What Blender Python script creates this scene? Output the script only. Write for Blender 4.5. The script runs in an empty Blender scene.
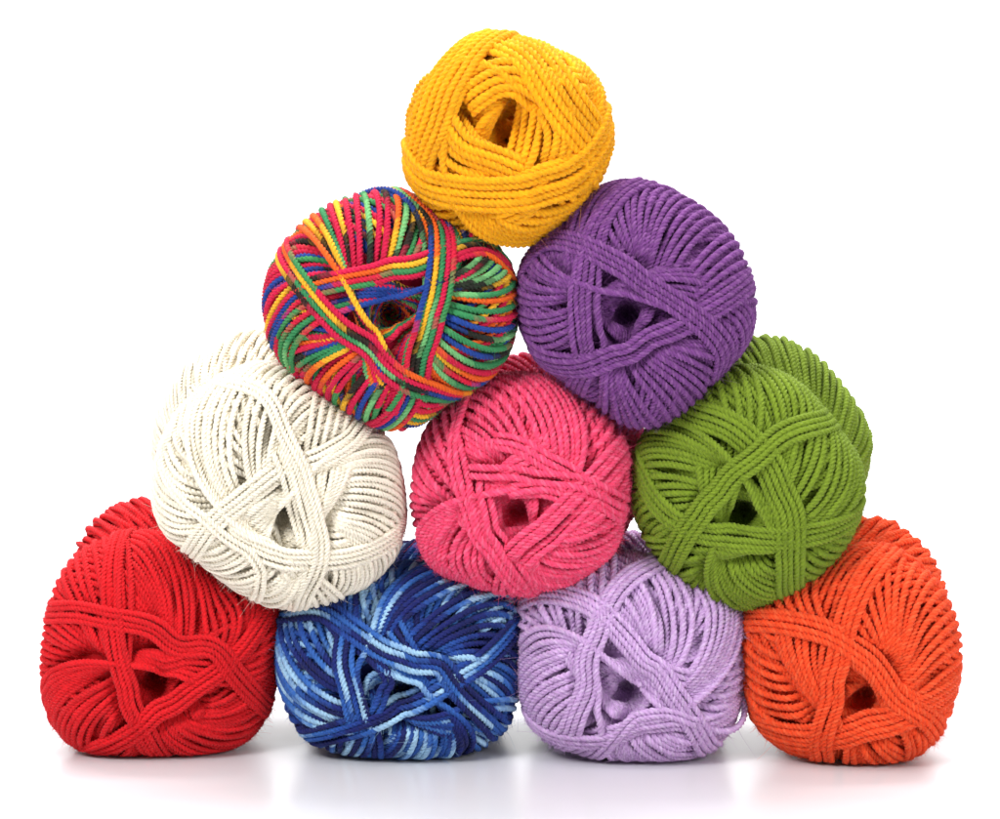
import bpy, math
import numpy as np

# ------------------------------------------------------------------ camera
sc = bpy.context.scene
PX = 0.00036            # metres in the scene for one pixel of the 1000 px photograph at the front of the stack
DIST = 1.10
HORIZON = 110.0         # photo row of the camera's eye level
F = DIST / PX           # focal length in photo pixels
PITCH = math.atan((409.5 - HORIZON) * PX / DIST)
CONTACT = 762.0
CAM = np.array([0.0, -DIST, (CONTACT - HORIZON) * PX])
cam_data = bpy.data.cameras.new("camera")
cam = bpy.data.objects.new("camera", cam_data)
sc.collection.objects.link(cam)
cam.location = CAM
cam.rotation_euler = (math.pi / 2 - PITCH, 0, 0)
cam_data.sensor_width = 36.0
cam_data.lens = 36.0 * F / 1000.0 * math.cos(PITCH)
cam_data.clip_start = 0.05
cam_data.clip_end = 50
sc.camera = cam
FP = F * math.cos(PITCH)


def ray(px, py):
    """direction in the world through a point of the photograph"""
    x = (px - 500.0) / FP
    y = -(py - 409.5) / FP
    c, s = math.cos(PITCH), math.sin(PITCH)
    d = np.array([x, c + y * s, -s + y * c])
    return d


# ------------------------------------------------------------------ world and lamps
world = bpy.data.worlds.new("World")
sc.world = world
world.use_nodes = True
bg = world.node_tree.nodes["Background"]
bg.inputs[0].default_value = (1, 1, 1, 1)
bg.inputs[1].default_value = 0.17
sc.view_settings.view_transform = 'Standard'
sc.view_settings.look = 'None'
sc.view_settings.exposure = 0.12
sc.view_settings.gamma = 1.0


def area(name, loc, target, sx, sy, power, col=(1, 1, 1)):
    d = bpy.data.lights.new(name, 'AREA')
    d.shape = 'RECTANGLE'
    d.size, d.size_y = sx, sy
    d.energy = power
    d.color = col
    o = bpy.data.objects.new(name, d)
    sc.collection.objects.link(o)
    from mathutils import Vector
    v = Vector(target) - Vector(loc)
    o.location = loc
    o.rotation_euler = v.to_track_quat('-Z', 'Y').to_euler()
    return o


area("softbox_key", (-0.55, -0.75, 0.85), (0, 0, 0.12), 0.4, 0.4, 10.0)
area("softbox_overhead", (0.0, -0.15, 1.25), (0, 0, 0.1), 1.1, 0.8, 9.0)
area("softbox_fill", (0.8, -0.8, 0.55), (0, 0, 0.12), 0.35, 0.5, 5.0)
area("softbox_backdrop", (0.0, 0.55, 1.6), (0, 1.5, 0.3), 1.6, 0.5, 45.0)
area("softbox_rim", (0.0, 0.75, 0.75), (0, 0.0, 0.12), 1.2, 0.3, 3.0)


# ------------------------------------------------------------------ materials
def new_mat(name):
    m = bpy.data.materials.new(name)
    m.use_nodes = True
    nt = m.node_tree
    b = nt.nodes["Principled BSDF"]
    return m, nt, b


def srgb(r, g, b):
    f = lambda c: (c / 255 / 12.92) if c / 255 <= 0.04045 else ((c / 255 + 0.055) / 1.055) ** 2.4
    return (f(r), f(g), f(b), 1.0)


def yarn_material(name, stops, period, contrast=0.16, fleck=0.0, sheen=0.1, sheencol=None, interp='LINEAR', ply=None):
    """stops: list of (position, rgb) dye colours that follow one another along the yarn"""
    m, nt, b = new_mat(name)
    N, L = nt.nodes, nt.links
    at = N.new("ShaderNodeAttribute"); at.attribute_name = "yarn"      # x run along yarn (px), y angle, z strand random
    sep = N.new("ShaderNodeSeparateXYZ"); L.new(at.outputs["Vector"], sep.inputs[0])
    if len(stops) > 1:
        # fibres of the neighbouring dye bleed into each other with a ragged edge
        cmb = N.new("ShaderNodeCombineXYZ")
        mm = N.new("ShaderNodeMath"); mm.operation = 'MULTIPLY'; mm.inputs[1].default_value = 0.05
        L.new(sep.outputs[0], mm.inputs[0]); L.new(mm.outputs[0], cmb.inputs[0]); L.new(sep.outputs[2], cmb.inputs[2])
        nz = N.new("ShaderNodeTexNoise"); nz.inputs["Scale"].default_value = 1.6
        L.new(cmb.outputs[0], nz.inputs["Vector"])
        ma = N.new("ShaderNodeMath"); ma.operation = 'MULTIPLY_ADD'
        ma.inputs[1].default_value = 16.0; L.new(nz.outputs["Fac"], ma.inputs[0])
        pl = N.new("ShaderNodeMath"); pl.operation = 'MULTIPLY_ADD'; pl.inputs[1].default_value = 2.0      # each ply takes the dye a little later
        L.new(sep.outputs[1], pl.inputs[0]); L.new(sep.outputs[0], pl.inputs[2]); L.new(pl.outputs[0], ma.inputs[2])
        dv = N.new("ShaderNodeMath"); dv.operation = 'DIVIDE'; dv.inputs[1].default_value = period
        L.new(ma.outputs[0], dv.inputs[0])
        fr = N.new("ShaderNodeMath"); fr.operation = 'FRACT'; L.new(dv.outputs[0], fr.inputs[0])
        rp = N.new("ShaderNodeValToRGB"); rp.color_ramp.interpolation = interp
        els = rp.color_ramp.elements
        while len(els) < len(stops):
            els.new(0.5)
        for e, (p, c) in zip(els, stops):
            e.position = p
        for e, (p, c) in zip(els, stops):
            e.color = srgb(*c)
        L.new(fr.outputs[0], rp.inputs[0])
        col = rp.outputs[0]
    else:
        rgb = N.new("ShaderNodeRGB"); rgb.outputs[0].default_value = srgb(*stops[0][1])
        col = rgb.outputs[0]
    if ply:       # one ply is coloured paler, standing in for highlights on the ply crests
        s1 = N.new("ShaderNodeMath"); s1.operation = 'SUBTRACT'; s1.inputs[1].default_value = 2.094; L.new(sep.outputs[1], s1.inputs[0])
        s2 = N.new("ShaderNodeMath"); s2.operation = 'ABSOLUTE'; L.new(s1.outputs[0], s2.inputs[0])
        s3 = N.new("ShaderNodeMapRange"); s3.inputs[1].default_value = 1.15; s3.inputs[2].default_value = 0.85; s3.inputs[4].default_value = ply[1]
        L.new(s2.outputs[0], s3.inputs[0])
        s4 = N.new("ShaderNodeMixRGB"); s4.inputs[2].default_value = srgb(*ply[0])
        L.new(s3.outputs[0], s4.inputs[0]); L.new(col, s4.inputs[1]); col = s4.outputs[0]
    # fibres: fine streaks along the ply
    c2 = N.new("ShaderNodeCombineXYZ")
    m1 = N.new("ShaderNodeMath"); m1.operation = 'MULTIPLY'; m1.inputs[1].default_value = 0.30
    m2 = N.new("ShaderNodeMath"); m2.operation = 'MULTIPLY'; m2.inputs[1].default_value = 3.0
    m3 = N.new("ShaderNodeMath"); m3.operation = 'MULTIPLY'; m3.inputs[1].default_value = 50.0
    L.new(sep.outputs[0], m1.inputs[0]); L.new(sep.outputs[1], m2.inputs[0]); L.new(sep.outputs[2], m3.inputs[0])
    L.new(m1.outputs[0], c2.inputs[0]); L.new(m2.outputs[0], c2.inputs[1]); L.new(m3.outputs[0], c2.inputs[2])
    fn = N.new("ShaderNodeTexNoise"); fn.inputs["Scale"].default_value = 1.0; fn.inputs["Detail"].default_value = 3.0
    L.new(c2.outputs[0], fn.inputs["Vector"])
    mr = N.new("ShaderNodeMapRange")
    mr.inputs[1].default_value = 0.3; mr.inputs[2].default_value = 0.7
    mr.inputs[3].default_value = 1.0 - contrast; mr.inputs[4].default_value = 1.0 + contrast * 0.6
    L.new(fn.outputs["Fac"], mr.inputs[0])
    # a small difference of dye from one wrap to the next
    sr = N.new("ShaderNodeMapRange"); sr.inputs[3].default_value = 0.9; sr.inputs[4].default_value = 1.08
    L.new(sep.outputs[2], sr.inputs[0])
    pm = N.new("ShaderNodeMath"); pm.operation = 'MULTIPLY'; L.new(mr.outputs[0], pm.inputs[0]); L.new(sr.outputs[0], pm.inputs[1])
    vm = N.new("ShaderNodeVectorMath"); vm.operation = 'SCALE'
    L.new(col, vm.inputs[0]); L.new(pm.outputs[0], vm.inputs["Scale"])
    out = vm.outputs[0]
    if fleck > 0:      # pale fibres caught in the plies
        mf = N.new("ShaderNodeMapRange"); mf.inputs[1].default_value = 0.52; mf.inputs[2].default_value = 0.72
        mf.inputs[4].default_value = fleck
        L.new(fn.outputs["Fac"], mf.inputs[0])
        mx = N.new("ShaderNodeMixRGB"); mx.inputs[2].default_value = (0.9, 0.85, 0.88, 1)
        L.new(mf.outputs[0], mx.inputs[0]); L.new(out, mx.inputs[1]); out = mx.outputs[0]
    L.new(out, b.inputs["Base Color"])
    b.inputs["Roughness"].default_value = 0.75
    b.inputs["Specular IOR Level"].default_value = 0.3
    b.inputs["Sheen Weight"].default_value = sheen
    b.inputs["Sheen Roughness"].default_value = 0.4
    if sheencol:
        b.inputs["Sheen Tint"].default_value = srgb(*sheencol)
    bp = N.new("ShaderNodeBump"); bp.inputs["Strength"].default_value = 0.5; bp.inputs["Distance"].default_value = 0.0004
    L.new(fn.outputs["Fac"], bp.inputs["Height"]); L.new(bp.outputs[0], b.inputs["Normal"])
    return m


# ------------------------------------------------------------------ the body of a skein
def build_profile(depth, waist, rear, length):
    """arclength table of (rho, z) from the front centre over the side, the waist and the rear lobe; unit = mean radius"""
    t = np.linspace(0, math.pi / 2, 200)
    p = 0.80
    rho = np.sin(t) ** p
    z = depth * np.cos(t) ** 0.92
    u = np.linspace(0, 1, 200)[1:]
    L = length
    # side: from (1,0) through the waist to the rear lobe equator
    zz = -u * L
    rr = 1.0 + (waist - 1.0) * np.sin(np.pi * np.clip(u / 1.0, 0, 1)) ** 2.2 + (rear - 1.0) * (u * u * (3 - 2 * u))
    t2 = np.linspace(0, math.pi / 2, 120)[1:]
    r3 = rear * np.cos(t2) ** 0.8
    z3 = -L - 0.55 * np.sin(t2)
    R = np.concatenate([rho, rr, r3]); Z = np.concatenate([z, zz, z3])
    s = np.concatenate([[0], np.cumsum(np.hypot(np.diff(R), np.diff(Z)))])
    S = np.linspace(0, s[-1], 1600)
    R = np.interp(S, s, R); Z = np.interp(S, s, Z)
    return S, R, Z


class Skein:
    def __init__(self, k):
        self.k = k
        self.w = k['w']
        zx, zy, zs = k['zoom']
        self.zoom = (zx, zy, zs)
        self.rng = np.random.default_rng(k['seed'])
        # local frame: origin at the hole centre on the equator plane of the front lobe
        cx, cy = self.photo(*k['hole'])
        d = ray(cx, cy)
        depth_y = k.get('y', 0.0)
        self.O = CAM + d * ((depth_y + DIST) / d[1])
        yaw, pit = math.radians(k.get('yaw', 0)), math.radians(k.get('pitch', 0))
        # a skein lies level and points straight at the front; yaw > 0 swings the rear end to the right, pitch > 0 lifts it
        yw = -yaw; el = -pit
        az = np.array([math.sin(yw) * math.cos(el), -math.cos(yw) * math.cos(el), math.sin(el)])
        ax = np.cross(np.array([0, 0, 1.0]), az); ax /= np.linalg.norm(ax)
        ay = np.cross(az, ax)
        self.M = np.stack([ax, ay, az], 1)      # local -> world
        self.S, self.RHO, self.Z = build_profile(k.get('depth', 0.62), k.get('waist', 0.72), k.get('rear', 0.98), k.get('length', 1.55))
        self.smax = self.S[-1]
        # outline
        pts = [self.photo(*p) for p in k['outline']]
        q = np.array([self.local0(x, y, 0.0) for x, y in pts])
        th = np.arctan2(q[:, 1], q[:, 0]); r = np.hypot(q[:, 0], q[:, 1]) - self.w * 0.9
        o = np.argsort(th); th, r = th[o], r[o]
        th3 = np.concatenate([th - 2 * np.pi, th, th + 2 * np.pi]); r3 = np.concatenate([r, r, r])
        self.TH = np.linspace(-np.pi, np.pi, 721)
        R = np.interp(self.TH, th3, r3)[:-1]
        kern = np.exp(-0.5 * (np.arange(-30, 31) / 11.0) ** 2); kern /= kern.sum()
        R = np.convolve(np.concatenate([R[-30:], R, R[:30]]), kern, 'valid')
        # a few hand-soft dents and bulges
        self.R = np.concatenate([R, R[:1]])
        self.Rm = float(R.mean())
        self.dR = np.gradient(self.R, self.TH)
        # rear lobe is rounder than the pressed front face
        self.n = int(self.Rm * 2.6) + 60
        self.front = np.zeros((self.n, self.n), np.float32)
        self.side = np.zeros((int(2 * math.pi * self.Rm) + 1, int(self.smax * self.Rm) + 4), np.float32)
        self.strands = {}

    def photo(self, zx, zy):
        return self.zoom[0] + zx / self.zoom[2], self.zoom[1] + zy / self.zoom[2]

    def local0(self, px, py, z):
        """local x, y (photo px units) where the ray of a photo point meets the plane z of the skein"""
        d = ray(px, py)
        n = self.M[:, 2]
        P0 = self.O + n * z * PX
        t = np.dot(P0 - CAM, n) / np.dot(d, n)
        q = self.M.T @ (CAM + d * t - self.O) / PX
        return q[0], q[1]

    def face(self, px, py):
        """photo point -> (theta, s) on the face"""
        z = 0.4 * self.Rm
        for _ in range(6):
            x, y = self.local0(px, py, z)
            th = math.atan2(y, x); rho = min(math.hypot(x, y) / float(np.interp(th, self.TH, self.R)), 0.985)
            i = int(np.searchsorted(self.RHO[:self.ieq()], rho))
            z = 0.5 * z + 0.5 * self.Z[i] * self.Rm
        return th, float(self.S[i])

    def ieq(self):
        if not hasattr(self, '_ieq'):
            self._ieq = int(np.argmax(self.Z <= 0.0))
        return self._ieq

    def Rth(self, th):
        th = (th + np.pi) % (2 * np.pi) - np.pi
        return np.interp(th, self.TH, self.R)

    def point(self, th, s):
        r = self.Rth(th) * np.interp(s, self.S, self.RHO)
        return np.stack([r * np.cos(th), r * np.sin(th), np.interp(s, self.S, self.Z) * self.Rm], -1)

    def normal(self, th, s):
        e = 0.012
        ds = self.point(th, s + e) - self.point(th, np.maximum(s - e, 1e-4))
        dt = self.point(th + e, s) - self.point(th - e, s)
        n = np.cross(ds, dt)
        n /= np.linalg.norm(n, axis=-1, keepdims=True) + 1e-9
        c = self.point(th, s)
        return n

    # --- heights of what is already wound
    SW = 0.95

    def read(self, th, s):
        x = s * self.Rm * np.cos(th) + self.n / 2; y = s * self.Rm * np.sin(th) + self.n / 2
        xi = np.clip(x.astype(int), 0, self.n - 1); yi = np.clip(y.astype(int), 0, self.n - 1)
        hf = self.front[xi, yi]
        ti = (((th + np.pi) % (2 * np.pi)) * self.Rm).astype(int) % self.side.shape[0]
        si = np.clip((s * self.Rm).astype(int), 0, self.side.shape[1] - 1)
        return np.where(s < self.SW, hf, self.side[ti, si])

    def write(self, th, s, h):
        a = s < self.SW + 0.15
        x = s[a] * self.Rm * np.cos(th[a]) + self.n / 2; y = s[a] * self.Rm * np.sin(th[a]) + self.n / 2
        xi = np.clip(x.astype(int), 0, self.n - 1); yi = np.clip(y.astype(int), 0, self.n - 1)
        np.maximum.at(self.front, (xi, yi), h[a])
        b = s > self.SW - 0.15
        ti = (((th[b] + np.pi) % (2 * np.pi)) * self.Rm).astype(int) % self.side.shape[0]
        si = np.clip((s[b] * self.Rm).astype(int), 0, self.side.shape[1] - 1)
        np.maximum.at(self.side, (ti, si), h[b])

    def lay(self, th, s, part, w=None, press=None, lift=0.0, dive=0.0, run0=None, stiff=8.0):
        """lay one strand along chart path (th unwrapped, s) on top of what is there"""
        w = w or self.w
        press = self.k.get('press', 0.42) if press is None else press
        step = 1.7
        P = self.point(th, s)
        L = np.concatenate([[0], np.cumsum(np.linalg.norm(np.diff(P, axis=0), axis=1))])
        m = max(int(L[-1] / step), 8)
        q = np.linspace(0, L[-1], m)
        # longer steps where the yarn runs round the back
        sq = np.interp(q, L, s); wq = np.where(sq > 1.9, 0.45, np.where(sq > 1.4, 0.7, 1.0)); cw = np.cumsum(wq)
        m = max(int(cw[-1]), 8); q = np.interp(np.linspace(cw[0], cw[-1], m), cw, q)
        th = np.interp(q, L, th); s = np.interp(q, L, s)
        # slack: the yarn never runs quite straight
        P = self.point(th, s)
        N = self.normal(th, s)
        T = np.gradient(P, axis=0); T /= np.linalg.norm(T, axis=1, keepdims=True) + 1e-9
        B = np.cross(N, T)

        def off(o):
            Q = P + B * (o[:, None] if np.ndim(o) else o)
            return self.unproject(Q, s)
        k = 12
        wob = np.interp(np.arange(m), np.linspace(0, m - 1, max(m // 28, 3)), self.rng.normal(0, 0.09 * w, max(m // 28, 3)))
        th, s = off(wob)
        P = self.point(th, s); N = self.normal(th, s)
        T = np.gradient(P, axis=0); T /= np.linalg.norm(T, axis=1, keepdims=True) + 1e-9
        B = np.cross(N, T); B /= np.linalg.norm(B, axis=1, keepdims=True) + 1e-9
        hs = []
        for o in (-0.32 * w, 0.0, 0.32 * w):
            t2, s2 = self.unproject(P + B * o, s)
            hs.append(self.read(t2, s2))
        h = np.max(hs, 0)
        # the strand bridges the gaps between those below it
        kk = 5
        hp = np.pad(h, kk, mode='edge')
        h = np.max([hp[i:i + m] for i in range(2 * kk + 1)], 0)
        e = int(stiff * 2.5)
        g = np.exp(-0.5 * (np.arange(-e, e + 1) / stiff) ** 2); g /= g.sum()
        h = np.convolve(np.pad(h, e, mode='edge'), g, 'valid')
        c = h + w * 0.5 - w * (1 - press) + lift
        if dive:
            e = np.minimum(q, q[-1] - q)
            c = c - dive * w * np.clip(1 - e / (2.2 * w), 0, 1) ** 1.5
        for o in (-0.45, -0.3, -0.15, 0, 0.15, 0.3, 0.45):
            t2, s2 = self.unproject(P + B * (o * w), s)
            self.write(t2, s2, (c + w * math.sqrt(0.25 - o * o)).astype(np.float32))
        if run0 is None:
            run0 = self.rng.uniform(0, 5000)
        self.strands.setdefault(part, []).append((th, s, c, T, N, B, q + run0, w, self.rng.uniform()))

    def unproject(self, Q, s):
        th = np.arctan2(Q[:, 1], Q[:, 0])
        # along the profile: first-order correction of s
        r = np.hypot(Q[:, 0], Q[:, 1]) / self.Rth(th); z = Q[:, 2] / self.Rm
        r0 = np.interp(s, self.S, self.RHO); z0 = np.interp(s, self.S, self.Z)
        e = 0.01
        dr = np.interp(s + e, self.S, self.RHO) - np.interp(s - e, self.S, self.RHO)
        dz = np.interp(s + e, self.S, self.Z) - np.interp(s - e, self.S, self.Z)
        n = np.hypot(dr, dz) + 1e-9
        s2 = s + ((r - r0) * dr + (z - z0) * dz) / n
        near = s < 0.5      # near the apex the chart is almost flat
        s3 = np.interp(r, self.RHO[:self.ieq()], self.S[:self.ieq()])
        s2 = np.where(near, s3, s2)
        return th, np.clip(s2, 0.002, self.smax - 0.01)

    # --- one full wrap passing the hole at distance d with direction phi
    def wrap(self, phi, d, part='winding', smax=None, lean=0.0, **kw):
        smax = smax or self.smax - 0.35
        dn = d / self.Rm
        i0 = int(np.searchsorted(self.RHO[:self.ieq()], dn))
        zt = self.Z[i0]
        s = np.concatenate([self.S[i0] + (np.linspace(0, 1, 60) ** 2) * 0.25, np.linspace(self.S[i0] + 0.25, smax, 170)[1:]])
        rho = np.interp(s, self.S, self.RHO); z = np.interp(s, self.S, self.Z)
        ze = np.where(z > 0, z / zt, 0.9 * np.tanh(z / zt / 0.9))      # behind the widest part the yarn runs nearly straight back
        c = np.clip(dn / np.maximum(rho, 1e-4) * ze, -1, 1)
        a = np.arccos(c)
        a[0] = 0
        th = np.concatenate([(phi - a)[::-1], (phi + a)[1:]])
        ss = np.concatenate([s[::-1], s[1:]])
        f = np.clip((ss - 0.3) / 3.1, 0, 1)
        th = th + lean * f * f * (3 - 2 * f)      # the wraps cross the side at a slant
        self.lay(th, ss, part, **kw)

    def band(self, pts, n, spacing=1.0, part='wrap_band', spread=0.0, ends=(1, 1), **kw):
        """a bundle of n strands side by side along a traced path of face points; ends: 1 runs on over the edge, 0 tucks under"""
        C = []
        for p in pts:
            th, s = self.face(*self.photo(*p))
            C.append((s * math.cos(th), s * math.sin(th)))
        C = np.array(C)
        # continue over the edge
        def cont(a, b):
            v = b - a; v /= np.linalg.norm(v) + 1e-9
            out = []; p = b.copy()
            while np.linalg.norm(p) < min(2.6, self.smax - 0.1):
                u = p / np.linalg.norm(p)
                v = 0.62 * v + 0.38 * u; v /= np.linalg.norm(v)
                p = p + v * 0.16; out.append(p.copy())
            return out
        C = list(C)
        if ends[1]: C = C + cont(C[-2], C[-1])
        if ends[0]: C = cont(C[1], C[0])[::-1] + C
        C = np.array(C)
        # Catmull-Rom
        E = np.concatenate([[2 * C[0] - C[1]], C, [2 * C[-1] - C[-2]]])
        out = []
        for i in range(1, len(E) - 2):
            t = np.linspace(0, 1, 24, endpoint=False)[:, None]
            a, b, c, d = E[i - 1], E[i], E[i + 1], E[i + 2]
            out.append(0.5 * ((2 * b) + (-a + c) * t + (2 * a - 5 * b + 4 * c - d) * t * t + (-a + 3 * b - 3 * c + d) * t ** 3))
        X = np.concatenate(out)
        for _ in range(30):
            X[1:-1] = (X[:-2] + 2 * X[1:-1] + X[2:]) / 4
        s = np.hypot(X[:, 0], X[:, 1]); th = np.unwrap(np.arctan2(X[:, 1], X[:, 0]))
        s = np.clip(s, 0.01, self.smax - 0.05)
        P = self.point(th, s); N = self.normal(th, s)
        T = np.gradient(P, axis=0); T /= np.linalg.norm(T, axis=1, keepdims=True) + 1e-9
        B = np.cross(N, T); B /= np.linalg.norm(B, axis=1, keepdims=True) + 1e-9
        g = np.exp(-0.5 * (np.arange(-8, 9) / 4.0) ** 2); g /= g.sum()
        B = np.stack([np.convolve(np.pad(B[:, i], 8, mode='edge'), g, 'valid') for i in range(3)], 1)
        order = list(range(n))
        if kw.pop('rev', False): order.reverse()
        m = len(P); mid = m / 2
        for j in order:
            o = (j - (n - 1) / 2) * spacing * self.w
            sp = 1 + spread * (np.abs(np.arange(m) - mid) / mid)
            cr = self.rng.normal(0, 0.18) * self.w * np.linspace(-1, 1, m)
            t2, s2 = self.unproject(P + B * (o * sp + cr)[:, None], s)
            # unwrap so interpolation does not jump round the back
            self.lay(np.unwrap(t2), s2, part, dive=1.2, **kw)

    def wind(self):
        k = self.k
        eps = math.degrees(k['w'] / self.Rm) * k.get('eps', 1.45) * k.get('chir', 1)
        n = k.get('n', 66)
        P = k.get('period', 17.0)
        # a first coat that closes the body
        m = int(math.pi * self.Rm / (self.w * 0.95))
        for i in range(m):
            self.wrap(i * 2.399963 * 1.0, self.Rm * self.rng.uniform(0.0, 0.30), press=0.3)
        self.press_down()
        for i in range(n, 0, -1):
            if i % 12 == 0:
                self.press_down()
            for j, (phi, d) in enumerate(k['tri']):
                d = d * (0.52 if i > 8 else 0.8)
                dd = d + k.get('amp', 13.0) * 0.5 * (1 - math.cos(2 * math.pi * (i + j * 2.3) / P)) * self.rng.uniform(0.96, 1.04) + min(i, 12) * k.get('drift', 0.3)
                self.wrap(math.radians(phi + eps * i + self.rng.normal(0, 0.2)), dd, lean=k.get('lean', (1.7, 1.1, 1.4))[j] * k.get('leansign', 1))
        for i, b in enumerate(k.get('bands', [])):
            b = dict(b)
            self.press_down()
            b.setdefault('press', 0.30); b.setdefault('stiff', 18.0); b.setdefault('spacing', 0.93)
            self.band(b.pop('pts'), b.pop('n'), part='wrap_band#%d' % i, **b)

    # --- the wound yarn settles: the broad swell of the build-up is pressed back onto the body, local relief stays
    def settle(self):
        def blur(a, r, wrap0):
            for _ in range(3):
                for ax in (0, 1):
                    mode = 'wrap' if (wrap0 and ax == 0) else 'edge'
                    pw = [(0, 0), (0, 0)]; pw[ax] = (r + 1, r)
                    c = np.cumsum(np.pad(a, pw, mode=mode), axis=ax, dtype=np.float64)
                    n = a.shape[ax]
                    hi = np.take(c, range(2 * r + 1, 2 * r + 1 + n), axis=ax); lo = np.take(c, range(0, n), axis=ax)
                    a = (hi - lo) / (2 * r + 1)
            return a
        def grow(a, r, wrap0):
            for ax in (0, 1):
                mode = 'wrap' if (wrap0 and ax == 0) else 'edge'
                pw = [(0, 0), (0, 0)]; pw[ax] = (r, r)
                p = np.pad(a, pw, mode=mode); n = a.shape[ax]
                a = np.max([np.take(p, range(i, i + n), axis=ax) for i in range(0, 2 * r + 1, 2)], 0)
            return a
        r = int(self.w * self.k.get('settle', 0.9)) + 1
        self.front = self.front.astype(np.float64)
        xx, yy = np.meshgrid(np.arange(self.n) - self.n / 2, np.arange(self.n) - self.n / 2, indexing='ij')
        msk = (np.hypot(xx, yy) < (self.SW + 0.13) * self.Rm).astype(float)
        self.Hf = blur(grow(self.front * msk, r, False) * msk, r, False) / np.maximum(blur(msk, r, False), 1e-3)
        self.Hs = blur(grow(self.side.astype(float), r, True), r, True)

    def sink(self, th, s):
        x = np.clip((s * self.Rm * np.cos(th) + self.n / 2).astype(int), 0, self.n - 1)
        y = np.clip((s * self.Rm * np.sin(th) + self.n / 2).astype(int), 0, self.n - 1)
        hf = self.Hf[x, y]
        ti = (((th + np.pi) % (2 * np.pi)) * self.Rm).astype(int) % self.side.shape[0]
        si = np.clip((s * self.Rm).astype(int), 0, self.side.shape[1] - 1)
        hs = self.Hs[ti, si]
        f = np.clip((s - self.SW + 0.1) / 0.2, 0, 1); f = f * f * (3 - 2 * f)
        H = hf * (1 - f) + hs * f
        return H - self.w * 1.2

    def press_down(self):
        """settle everything wound so far, so that the skein keeps its size while it is wound"""
        self.settle()
        for st in self.strands.values():
            for i, t in enumerate(st):
                c = t[2] - np.maximum(self.sink(t[0], t[1]), 0)
                st[i] = t[:2] + (c,) + t[3:]
        a, b = np.meshgrid(np.arange(self.n) - self.n / 2 + 0.5, np.arange(self.n) - self.n / 2 + 0.5, indexing='ij')
        self.front = self.front - np.maximum(self.sink(np.arctan2(b, a), np.hypot(a, b) / self.Rm), 0)
        a, b = np.meshgrid((np.arange(self.side.shape[0]) + 0.5) / self.Rm - np.pi, (np.arange(self.side.shape[1]) + 0.5) / self.Rm, indexing='ij')
        self.side = self.side - np.maximum(self.sink(a, b), 0)

    def hollow(self, P, part, f=1.0):
        """the yarn sinks into the hollow at the middle of the face; the last bundles sink least"""
        if part != 'winding' and part != 'core':
            f = self.k.get('bandsink', 0.25)
        r = np.hypot(P[:, 0], P[:, 1]) / self.Rm
        g = np.where(P[:, 2] > 0, np.exp(-(r / self.k.get('fr', 0.125)) ** 2), 0)
        P = P.copy(); P[:, 2] -= f * self.k.get('fd', 0.42) * self.Rm * g
        return P

    def height(self, th, s, c):
        """final height of a strand centre: settled, with its relief kept between soft limits"""
        h = c - self.sink(th, s)
        u = h / (4.0 * self.w)
        return 4.0 * self.w * np.where(u > 0, u, np.tanh(u))

    # --- geometry
    def mesh(self, strands, part, cull=True):
        V, Fc, A = [], [], []
        base = 0
        for th, s, c, T, N, B, run, w, rnd in strands:
            if cull:
                top = np.minimum.reduce([self.read(*self.unproject(self.point(th, s) + B * o, s)) for o in (-0.5 * w, 0, 0.5 * w)])
                vis = (c + w * 0.5) > top - w * 1.1
                vis |= s < 0.2
                # widen
                v = np.pad(vis, 6)
                vis = np.any([v[i:i + len(vis)] for i in range(13)], 0)
            else:
                vis = np.ones(len(s), bool)
            idx = np.flatnonzero(vis)
            if len(idx) < 4: continue
            runs = np.split(idx, np.flatnonzero(np.diff(idx) > 1) + 1)
            for r in runs:
                if len(r) < 5: continue
                P = self.point(th[r], s[r]) + N[r] * self.height(th, s, c)[r][:, None]
                P = self.hollow(P, part)
                v3, f3, a3 = self.tube(P, B[r], N[r], run[r], w, rnd, base)
                V.append(v3); Fc.append(f3); A.append(a3); base += len(v3)
        return np.concatenate(V), np.concatenate(Fc), np.concatenate(A)

    def tube(self, P, B, N, run, w, rnd, base):
        """plied yarn: a cross-section with one lobe per ply that turns along the strand"""
        lobes = self.k.get('plies', 3); nv = 4 * lobes
        al = np.arange(nv) * 2 * math.pi / nv
        m = len(P)
        rad = w * 0.5 * 1.08 * (1 + 0.05 * np.sin(run * 0.11 + rnd * 9))
        tw = self.k.get('hand', 1) * run * 2 * math.pi / (w * self.k.get('twist', 2.1) * (0.92 + 0.2 * rnd))
        ph = al[None, :]
        rr = rad[:, None] * ((1.04 - self.k.get('relief', 0.35)) + self.k.get('relief', 0.35) * np.abs(np.cos(lobes * 0.5 * ph)) ** 0.8)
        ang = ph + tw[:, None]
        X = P[:, None, :] + (B[:, None, :] * np.cos(ang)[..., None] + N[:, None, :] * np.sin(ang)[..., None]) * rr[..., None]
        yr = np.empty((m, nv, 3), np.float32)
        yr[..., 0] = run[:, None]; yr[..., 1] = al[None, :]; yr[..., 2] = rnd
        i = np.arange(m - 1)[:, None]; jx = np.arange(nv)[None, :]; j2 = (jx + 1) % nv
        q = np.stack([base + i * nv + jx, base + (i + 1) * nv + jx, base + (i + 1) * nv + j2, base + i * nv + j2], -1)
        return X.reshape(-1, 3), q.reshape(-1, 4), yr.reshape(-1, 3)

    def to_obj(self, V):
        W = (V * PX) @ self.M.T + self.O
        k = 0.0010        # the weight of the ball flattens the yarn where it meets the table
        W[:, 2] = 0.0004 + k * np.logaddexp(0, W[:, 2] / k)
        return W - self.base

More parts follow.
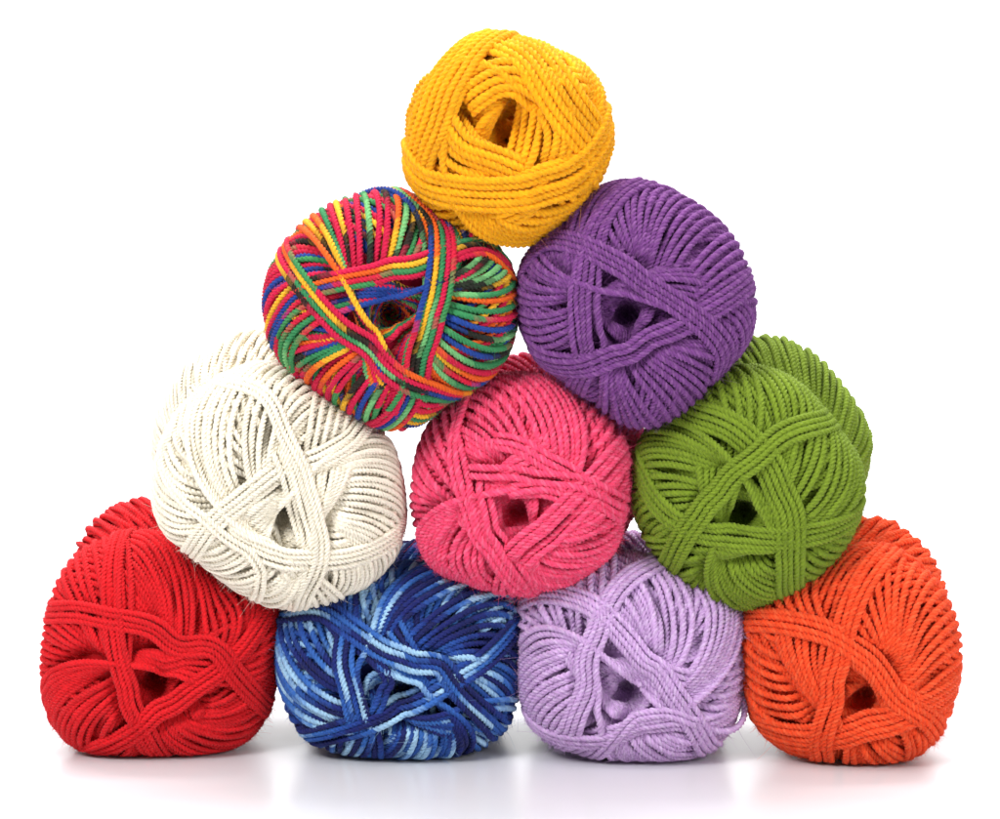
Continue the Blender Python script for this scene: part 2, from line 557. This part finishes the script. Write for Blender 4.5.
    def build(self):
        k = self.k
        self.wind()
        self.settle()
        # base point of the thing: under its centre, at its lowest
        g = self.point(np.linspace(-np.pi, np.pi, 180), np.full(180, 1.2)) * PX @ self.M.T + self.O
        self.base = np.array([g[:, 0].mean(), g[:, 1].mean(), max(g[:, 2].min(), 0.0)])
        root = bpy.data.objects.new("yarn_ball", None)
        sc.collection.objects.link(root)
        root.location = self.base
        root.empty_display_size = 0.01
        root["label"] = k['label']; root["category"] = "yarn ball"
        root["group"] = "yarn balls stacked in a pyramid"
        mat = yarn_material(k['name'] + "_yarn", **k['mat'])
        self.mat = mat
        # core
        th = np.linspace(-np.pi, np.pi, 97)[:-1]; s = np.linspace(0.004, self.smax, 130)
        TT, SS = np.meshgrid(th, s, indexing='ij')
        P = self.point(TT.ravel(), SS.ravel())
        Nn = self.normal(TT.ravel(), np.clip(SS.ravel(), 0.03, self.smax - 0.02))
        P = P - Nn * self.w * 2.6
        P = self.hollow(P, 'core', 1.7)
        a, b = len(th), len(s)
        i = np.arange(a)[:, None]; j = np.arange(b - 1)[None, :]; i2 = (i + 1) % a
        q = np.stack([i * b + j, i * b + j + 1, i2 * b + j + 1, i2 * b + j], -1).reshape(-1, 4)
        cap = None
        at = np.zeros((len(P), 3), np.float32); at[:, 0] = k.get('core_run', 0.0); at[:, 1] = 0.0
        mesh_obj("core", self.to_obj(P), q, at, mat, root)
        for part, st in self.strands.items():
            V, Fc, A = self.mesh(st, part.split('#')[0])
            mesh_obj(part.split('#')[0], self.to_obj(V), Fc, A, mat, root)
        if 'loose' in k:
            self.loose(root)
        self.fuzz(root)
        return root

    def loose(self, root):
        """a loop of yarn that hangs free of the ball"""
        C = []
        for x, y, z in self.k['loose']:
            px, py = self.photo(x, y)
            a, b = self.local0(px, py, z * self.Rm)
            C.append((a, b, z * self.Rm))
        C = np.array(C)
        E = np.concatenate([[2 * C[0] - C[1]], C, [2 * C[-1] - C[-2]]])
        out = []
        for i in range(1, len(E) - 2):
            t = np.linspace(0, 1, 20, endpoint=False)[:, None]
            a, b, c, d = E[i - 1], E[i], E[i + 1], E[i + 2]
            out.append(0.5 * ((2 * b) + (-a + c) * t + (2 * a - 5 * b + 4 * c - d) * t * t + (-a + 3 * b - 3 * c + d) * t ** 3))
        P = np.concatenate(out)
        T = np.gradient(P, axis=0); T /= np.linalg.norm(T, axis=1, keepdims=True)
        B = np.cross(np.array([0, 0, 1.0]), T); B /= np.linalg.norm(B, axis=1, keepdims=True)
        N = np.cross(T, B)
        run = np.concatenate([[0], np.cumsum(np.linalg.norm(np.diff(P, axis=0), axis=1))])
        V, Fc, A = self.tube(P, B, N, run, self.w, 0.5, 0)
        mesh_obj("loose_loop", self.to_obj(V), Fc, A, self.mat, root)

    def fuzz(self, root):
        """loose fibres that stand off the yarn"""
        n = self.k.get('fuzz', 45000)
        rng = self.rng
        al = [(x, part.split('#')[0]) for part, v in self.strands.items() for x in v]
        th = np.concatenate([x[0] for x, p in al]); s = np.concatenate([x[1] for x, p in al]); c = np.concatenate([x[2] for x, p in al])
        T, N, B = (np.concatenate([x[i] for x, p in al]) for i in (3, 4, 5))
        run = np.concatenate([x[6] for x, p in al]); rid = np.concatenate([np.full(len(x[0]), x[8]) for x, p in al])
        bd = np.concatenate([np.full(len(x[0]), p != 'winding') for x, p in al])
        w = self.w
        ok = np.flatnonzero((s < 2.8) & (c + w * 0.5 >= self.read(th, s) - 0.4 * w))
        i = rng.choice(ok, n)
        P0 = self.point(th[i], s[i]) + N[i] * (self.height(th[i], s[i], c[i]) + w * 0.4)[:, None]
        P0 = np.where(bd[i][:, None], self.hollow(P0, 'wrap_band'), self.hollow(P0, 'winding'))
        P0 = P0 + B[i] * rng.uniform(-0.3, 0.3, (n, 1)) * w
        Nn, Bb, Tt = N[i], B[i], T[i]
        ln = np.where(rng.uniform(0, 1, n) < 0.04, rng.gamma(3.0, 2.4, n), rng.gamma(3.0, 0.95, n))[:, None]
        d = Nn * rng.uniform(0.15, 1.0, (n, 1)) + Bb * rng.normal(0, 0.8, (n, 1)) + Tt * rng.normal(0, 0.8, (n, 1))
        d /= np.linalg.norm(d, axis=1, keepdims=True)
        cu = rng.normal(0, 0.5, (n, 3))
        K = 3
        pts = [P0 + d * ln * t + cu * ln * t * t for t in np.linspace(0, 1, K)]
        wd = 0.17
        e1 = np.cross(d, rng.normal(0, 1, (n, 3))); e1 /= np.linalg.norm(e1, axis=1, keepdims=True)
        e2 = np.cross(d, e1)
        V = []
        for t, p in enumerate(pts):
            f = wd * (1 - 0.7 * t / (K - 1))
            for a in range(3):
                V.append(p + (e1 * math.cos(a * 2.094) + e2 * math.sin(a * 2.094)) * f)
        V = np.stack(V, 1).reshape(-1, 3)
        q = []
        for t in range(K - 1):
            for a in range(3):
                b = (a + 1) % 3
                q.append(np.array([t * 3 + a, t * 3 + b, (t + 1) * 3 + b, (t + 1) * 3 + a]))
        q = np.array(q)[None] + (np.arange(n) * 3 * K)[:, None, None]
        at = np.repeat(np.stack([run[i], rng.uniform(0, 6, n), rid[i]], 1), 3 * K, 0).astype(np.float32)
        o = mesh_obj("fuzz", self.to_obj(V), q.reshape(-1, 4), at, self.mat, root)
        o["kind"] = "stuff"


def mesh_obj(name, V, Fc, A, mat, parent):
    me = bpy.data.meshes.new(name)
    V = np.ascontiguousarray(V, np.float32); Fc = np.ascontiguousarray(Fc, np.int32)
    me.vertices.add(len(V)); me.vertices.foreach_set("co", V.ravel())
    me.loops.add(Fc.size); me.loops.foreach_set("vertex_index", Fc.ravel())
    me.polygons.add(len(Fc)); me.polygons.foreach_set("loop_start", np.arange(0, Fc.size, 4, dtype=np.int32))
    me.update(calc_edges=True)
    me.polygons.foreach_set("use_smooth", np.ones(len(Fc), bool))
    if A is not None:
        a = me.attributes.new("yarn", 'FLOAT_VECTOR', 'POINT'); a.data.foreach_set("vector", np.ascontiguousarray(A, np.float32).ravel())
    me.materials.append(mat)
    o = bpy.data.objects.new(name, me)
    sc.collection.objects.link(o)
    o.parent = parent
    return o


# ------------------------------------------------------------------ the setting: a glossy white table sheet and a white sweep behind it
m, nt, b = new_mat("glossy_white_acrylic")
b.inputs["Base Color"].default_value = (0.745, 0.75, 0.775, 1)
b.inputs["Roughness"].default_value = 0.12
b.inputs["IOR"].default_value = 1.49
nz = nt.nodes.new("ShaderNodeTexNoise"); nz.inputs["Scale"].default_value = 60; nz.inputs["Detail"].default_value = 6
tc = nt.nodes.new("ShaderNodeTexCoord"); nt.links.new(tc.outputs["Object"], nz.inputs["Vector"])
mr = nt.nodes.new("ShaderNodeMapRange"); mr.inputs[3].default_value = 0.22; mr.inputs[4].default_value = 0.27
nt.links.new(nz.outputs["Fac"], mr.inputs[0]); nt.links.new(mr.outputs[0], b.inputs["Roughness"])
acrylic = m
V = [(-2.5, -0.9, 0), (2.5, -0.9, 0), (2.5, 0.75, 0), (-2.5, 0.75, 0), (-2.5, -0.9, -0.01), (2.5, -0.9, -0.01), (2.5, 0.75, -0.01), (-2.5, 0.75, -0.01)]
Q = [(0, 1, 2, 3), (7, 6, 5, 4), (0, 4, 5, 1), (1, 5, 6, 2), (2, 6, 7, 3), (3, 7, 4, 0)]
o = mesh_obj("table_surface", np.array(V), np.array(Q), None, acrylic, None)
o.data.polygons.foreach_set("use_smooth", np.zeros(6, bool)); o["kind"] = "structure"
m, nt, b = new_mat("white_paper")
b.inputs["Base Color"].default_value = (0.88, 0.88, 0.88, 1); b.inputs["Roughness"].default_value = 0.9
pr = [(0.60, -0.012), (1.2, -0.012)] + [(1.2 + 0.5 * math.sin(a), -0.012 + 0.5 * (1 - math.cos(a))) for a in np.linspace(0.1, math.pi / 2, 14)] + [(1.7, 3.0)]
V = [(x, y, z) for (y, z) in pr for x in (-3.0, 3.0)]
Q = [(2 * i, 2 * i + 1, 2 * i + 3, 2 * i + 2) for i in range(len(pr) - 1)]
o = mesh_obj("backdrop", np.array(V), np.array(Q), None, m, None); o["kind"] = "structure"

# ------------------------------------------------------------------ the balls
def stripes(st, e=0.012):
    out = [st[0]]
    for (p, c), (p2, c2) in zip(st[:-1], st[1:]):
        out += [(p2 - e, c), (p2 + e, c2)]
    return out



RED = dict(name='red', label="bright red yarn ball on the table, outermost in the bottom row beside the blue one", seed=1, w=5.9,
    zoom=(30, 490, 2.489), hole=(318, 452), yaw=-3, pitch=6, y=0.006, rear=0.94,
    outline=[(30,500),(35,400),(55,270),(90,190),(160,130),(250,105),(330,110),(410,175),(500,225),(600,215),(630,272),(622,380),(612,480),(590,570),(540,620),(470,655),(380,668),(300,668),(170,662),(90,620),(50,570)],
    tri=[(72, 22), (172, 22), (300, 20)], chir=1,
    mat=dict(stops=[(0, (222, 16, 28))], period=1, contrast=0.18),
    bands=[
        dict(pts=[(215,120),(205,250),(215,370),(262,560),(320,650)], n=4),
        dict(pts=[(575,330),(500,430),(400,500),(265,595),(170,640)], n=4),
        dict(pts=[(42,300),(120,305),(210,325),(330,365),(490,430),(575,540)], n=4),
    ])
BLUE = dict(name='blue', fuzz=22000, label="variegated navy and pale blue yarn ball on the table between red and lilac ones", seed=12, w=6.2,
    zoom=(265, 530, 2.834), leansign=-1, hole=(390, 455), yaw=0, pitch=0, y=0.0,
    outline=[(35,320),(38,225),(95,180),(185,170),(270,150),(340,110),(420,90),(500,105),(580,118),(660,130),(722,165),(726,280),(725,400),(715,480),(690,560),(640,600),(560,640),(430,658),(300,645),(190,620),(110,590),(60,500),(35,410)],
    tri=[(65, 22), (185, 36), (290, 16)], chir=-1,
    mat=dict(stops=[(0.0, (18, 26, 84)), (0.22, (22, 34, 110)), (0.34, (34, 76, 160)), (0.54, (56, 110, 188)), (0.65, (160, 202, 234)), (0.75, (170, 210, 238)), (0.82, (48, 98, 178)), (0.96, (22, 36, 110))], period=210, contrast=0.16),
    bands=[
        dict(pts=[(240,170),(232,300),(236,430),(280,570)], n=4),
        dict(pts=[(690,290),(620,370),(530,430),(400,500),(290,545),(160,580)], n=4),
        dict(pts=[(280,350),(335,400),(345,450),(300,540)], n=2, ends=(0, 0)),
        dict(pts=[(90,240),(170,240),(250,290),(400,370),(530,430),(650,560)], n=4),
    ])
LILAC = dict(name='lilac', label="pale lilac yarn ball on the table with a loose loop at its side", seed=3, w=6.4,
    zoom=(505, 530, 2.834), hole=(345, 440), yaw=2, pitch=0, y=-0.005,
    outline=[(40,420),(42,300),(38,185),(85,125),(180,98),(280,72),(350,60),(430,85),(520,120),(625,150),(672,225),(678,340),(670,430),(660,520),(620,600),(560,640),(470,660),(380,665),(280,655),(180,620),(90,580),(50,510)],
    tri=[(45, 16), (165, 30), (285, 32)], chir=1,
    mat=dict(stops=[(0, (208, 170, 220))], ply=((232, 214, 240), 0.3), period=1, contrast=0.16),
    bands=[
        dict(pts=[(430,90),(350,145),(285,230),(232,400),(190,560)], n=4),
        dict(pts=[(70,540),(180,590),(300,595),(450,550),(560,555),(655,500)], n=3),
        dict(pts=[(60,200),(160,190),(270,235),(400,380),(480,470),(560,600)], n=4),
        dict(pts=[(560,555),(430,520),(330,570),(255,640)], n=2, ends=(0, 1)),
    ],
    loose=[(540,545,0.5),(600,572,0.42),(650,568,0.30),(678,530,0.16),(672,470,0.05),(655,430,-0.05)])
ORANGE = dict(name='orange', label="bright orange yarn ball on the table, outermost in the bottom row", seed=4, w=6.6,
    zoom=(730, 500, 2.567), leansign=-1, hole=(345, 490), yaw=6, pitch=5, y=-0.009, rear=0.94,
    outline=[(35,480),(32,390),(38,270),(62,215),(150,185),(250,165),(320,120),(400,112),(460,150),(530,210),(575,300),(590,400),(575,500),(540,600),(480,650),(380,685),(270,675),(160,650),(80,590),(45,540)],
    tri=[(36, 20), (175, 28), (272, 28)], chir=1,
    mat=dict(stops=[(0, (244, 78, 30))], ply=((250, 130, 80), 0.22), period=1, contrast=0.16),
    bands=[
        dict(pts=[(575,470),(480,540),(350,580),(235,610),(110,590)], n=5),
        dict(pts=[(400,130),(335,230),(290,350),(265,480),(235,610),(240,660)], n=4),
        dict(pts=[(50,310),(150,320),(285,360),(400,470),(500,560),(540,610)], n=4),
    ])
WHITE = dict(name='white', relief=0.48, fuzz=14000, label="creamy white yarn ball lying on top of the red and blue ones", seed=5, w=6.0,
    zoom=(140, 330, 2.925), leansign=-1, hole=(420, 515), yaw=-8, pitch=8, y=-0.012, rear=0.96,
    outline=[(35,480),(45,400),(75,300),(140,210),(220,150),(300,110),(400,95),(480,120),(560,190),(680,270),(740,340),(765,440),(775,560),(745,660),(690,720),(600,770),(500,805),(400,810),(310,770),(200,690),(130,640),(70,590),(40,530)],
    tri=[(150, 15), (5, 18), (236, 26)], chir=-1,
    mat=dict(stops=[(0, (255, 247, 228))], period=1, contrast=0.15),
    bands=[
        dict(pts=[(130,660),(215,565),(330,475),(450,400),(600,340)], n=4),
        dict(pts=[(410,330),(450,430),(480,560),(500,670)], n=5, ends=(0, 0)),
        dict(pts=[(765,570),(700,630),(525,670),(370,650),(240,580)], n=4, ends=(1, 0)),
        dict(pts=[(75,300),(75,390),(130,500),(215,570),(350,690)], n=2),
        dict(pts=[(250,150),(370,200),(430,330),(490,470),(527,665),(480,770)], n=3),
    ])
PINK = dict(name='pink', label="hot pink yarn ball between the white and green ones in the middle row", seed=6, w=6.7,
    zoom=(400, 340, 3.033), hole=(370, 510), yaw=7, pitch=2, y=-0.012, rear=1.02,
    outline=[(45,560),(42,440),(60,330),(75,280),(110,230),(200,160),(280,115),(380,100),(470,130),(560,190),(640,245),(690,330),(695,450),(680,560),(655,640),(600,690),(480,755),(380,775),(300,765),(200,730),(100,690),(55,630)],
    tri=[(88, 28), (190, 34), (318, 22)], chir=1,
    mat=dict(stops=[(0, (248, 74, 118))], period=1, contrast=0.2, ply=((252, 140, 170), 0.28)),
    bands=[
        dict(pts=[(275,310),(400,345),(530,420),(640,520)], n=3, ends=(0, 1)),
        dict(pts=[(330,470),(420,455),(500,480),(560,520)], n=3, ends=(0, 0)),
        dict(pts=[(225,430),(245,520),(300,650),(350,720)], n=5, ends=(0, 1)),
        dict(pts=[(640,380),(560,470),(440,590),(330,680)], n=5, ends=(1, 0)),
        dict(pts=[(190,400),(300,405),(440,425),(570,445),(680,500)], n=2, spacing=1.6, ends=(0, 1)),
        dict(pts=[(215,180),(170,300),(178,420),(225,580),(320,710),(400,765)], n=2),
    ])
GREEN = dict(name='green', label="olive green yarn ball lying on top of the lilac and orange ones", seed=7, w=6.6,
    zoom=(615, 325, 2.824), hole=(370, 510), yaw=11, pitch=8, y=-0.012, rear=0.95,
    outline=[(50,420),(65,330),(110,275),(200,210),(290,135),(340,115),(430,125),(530,180),(600,260),(650,330),(700,410),(705,490),(680,570),(620,660),(560,720),(480,770),(370,800),(250,760),(170,690),(100,620),(60,530)],
    tri=[(150, 15), (27, 24), (262, 25)], chir=1,
    mat=dict(stops=[(0, (124, 148, 34))], period=1, contrast=0.18),
    bands=[
        dict(pts=[(85,430),(130,510),(215,575),(350,600),(500,600),(690,540)], n=4),
        dict(pts=[(180,230),(290,275),(390,345),(455,450),(495,600),(490,730)], n=5),
        dict(pts=[(590,275),(480,310),(390,385),(290,480),(205,590),(165,670)], n=4),
    ])
MULTI = dict(name='rainbow', fuzz=22000, core_run=412.0, label="rainbow striped multicoloured yarn ball just below the yellow one", seed=8, w=6.0,
    zoom=(250, 170, 3.033), rear=0.92, hole=(425, 430), yaw=-2, pitch=0, y=-0.02,
    outline=[(40,370),(45,450),(62,540),(130,620),(215,680),(300,735),(400,790),(430,795),(520,775),(600,700),(700,660),(760,600),(800,520),(808,400),(800,300),(740,220),(640,165),(580,140),(500,80),(430,50),(330,75),(230,115),(150,170),(100,230),(60,300)],
    tri=[(111, 20), (216, 20), (350, 22)], chir=-1,
    mat=dict(stops=stripes([(0.0, (206, 18, 66)), (0.14, (232, 96, 22)), (0.25, (242, 182, 40)), (0.35, (40, 30, 22)), (0.40, (214, 20, 72)), (0.55, (52, 138, 84)), (0.66, (120, 190, 120)), (0.72, (32, 34, 26)), (0.77, (28, 66, 150)), (0.88, (214, 24, 60)), (0.94, (60, 140, 80))]), period=800, contrast=0.16),
    bands=[
        dict(pts=[(70,500),(115,410),(175,365),(400,315),(580,270),(700,245),(790,290)], n=4),
        dict(pts=[(500,80),(565,170),(582,270),(545,450),(500,640),(400,770)], n=5),
        dict(pts=[(100,250),(175,365),(300,500),(490,650),(640,690)], n=4),
    ])
PURPLE = dict(name='purple', label="deep purple yarn ball just below the yellow one, above the green one", seed=9, w=6.1,
    zoom=(500, 160, 2.925), rear=0.93, leansign=-1, hole=(375, 445), yaw=4, pitch=1, y=-0.02,
    outline=[(48,420),(55,330),(80,270),(140,210),(200,150),(270,95),(330,65),(400,55),(500,90),(600,150),(660,200),(720,300),(748,400),(745,480),(720,550),(650,620),(600,680),(520,750),(430,790),(370,780),(280,710),(180,640),(100,580),(65,500)],
    tri=[(69, 22), (175, 28), (290, 20)], chir=1,
    mat=dict(stops=[(0, (122, 64, 136))], ply=((165, 112, 172), 0.32), period=1, contrast=0.18),
    bands=[
        dict(pts=[(400,65),(325,140),(262,250),(235,400),(250,600)], n=4),
        dict(pts=[(700,380),(570,465),(430,530),(250,605),(110,580)], n=4),
        dict(pts=[(65,300),(150,245),(255,260),(400,345),(570,465),(650,560),(660,640)], n=4),
    ])
YELLOW = dict(name='yellow', label="golden yellow yarn ball alone at the very top of the stack", seed=10, w=8.2,
    zoom=(380, 10, 3.277), hole=(440, 375), yaw=0, pitch=0, y=-0.026, length=1.0,
    outline=[(82,420),(78,500),(100,580),(150,640),(240,720),(340,765),(430,775),(500,770),(610,690),(720,560),(755,480),(762,380),(740,290),(690,200),(610,145),(560,125),(450,85),(360,72),(300,85),(200,165),(110,285)],
    tri=[(35, 34), (265, 38), (160, 42)], chir=1, n=60, amp=30, fr=0.27, fd=0.45, bandsink=0.8,
    mat=dict(stops=[(0, (253, 178, 6))], period=1, contrast=0.16),
    bands=[
        dict(pts=[(270,300),(370,240),(470,240),(560,310)], n=5, ends=(0, 0)),
        dict(pts=[(500,290),(480,420),(430,540)], n=4, ends=(0, 0)),
        dict(pts=[(555,300),(590,400),(560,520)], n=4, ends=(0, 0)),
        dict(pts=[(190,360),(260,460),(400,520),(480,560)], n=5, ends=(0, 0)),
        dict(pts=[(330,90),(500,170),(610,330),(705,460),(760,520)], n=6),
        dict(pts=[(110,560),(165,390),(230,230),(350,95)], n=6),
        dict(pts=[(90,520),(160,570),(300,600),(450,600),(600,560),(690,490),(755,400)], n=5),
    ])
BALLS = [RED, BLUE, LILAC, ORANGE, WHITE, PINK, GREEN, MULTI, PURPLE, YELLOW]
import os
ONLY = os.environ.get("ONLY")
for k in BALLS:
    if ONLY and k["name"] not in ONLY: continue
    Skein(k).build()
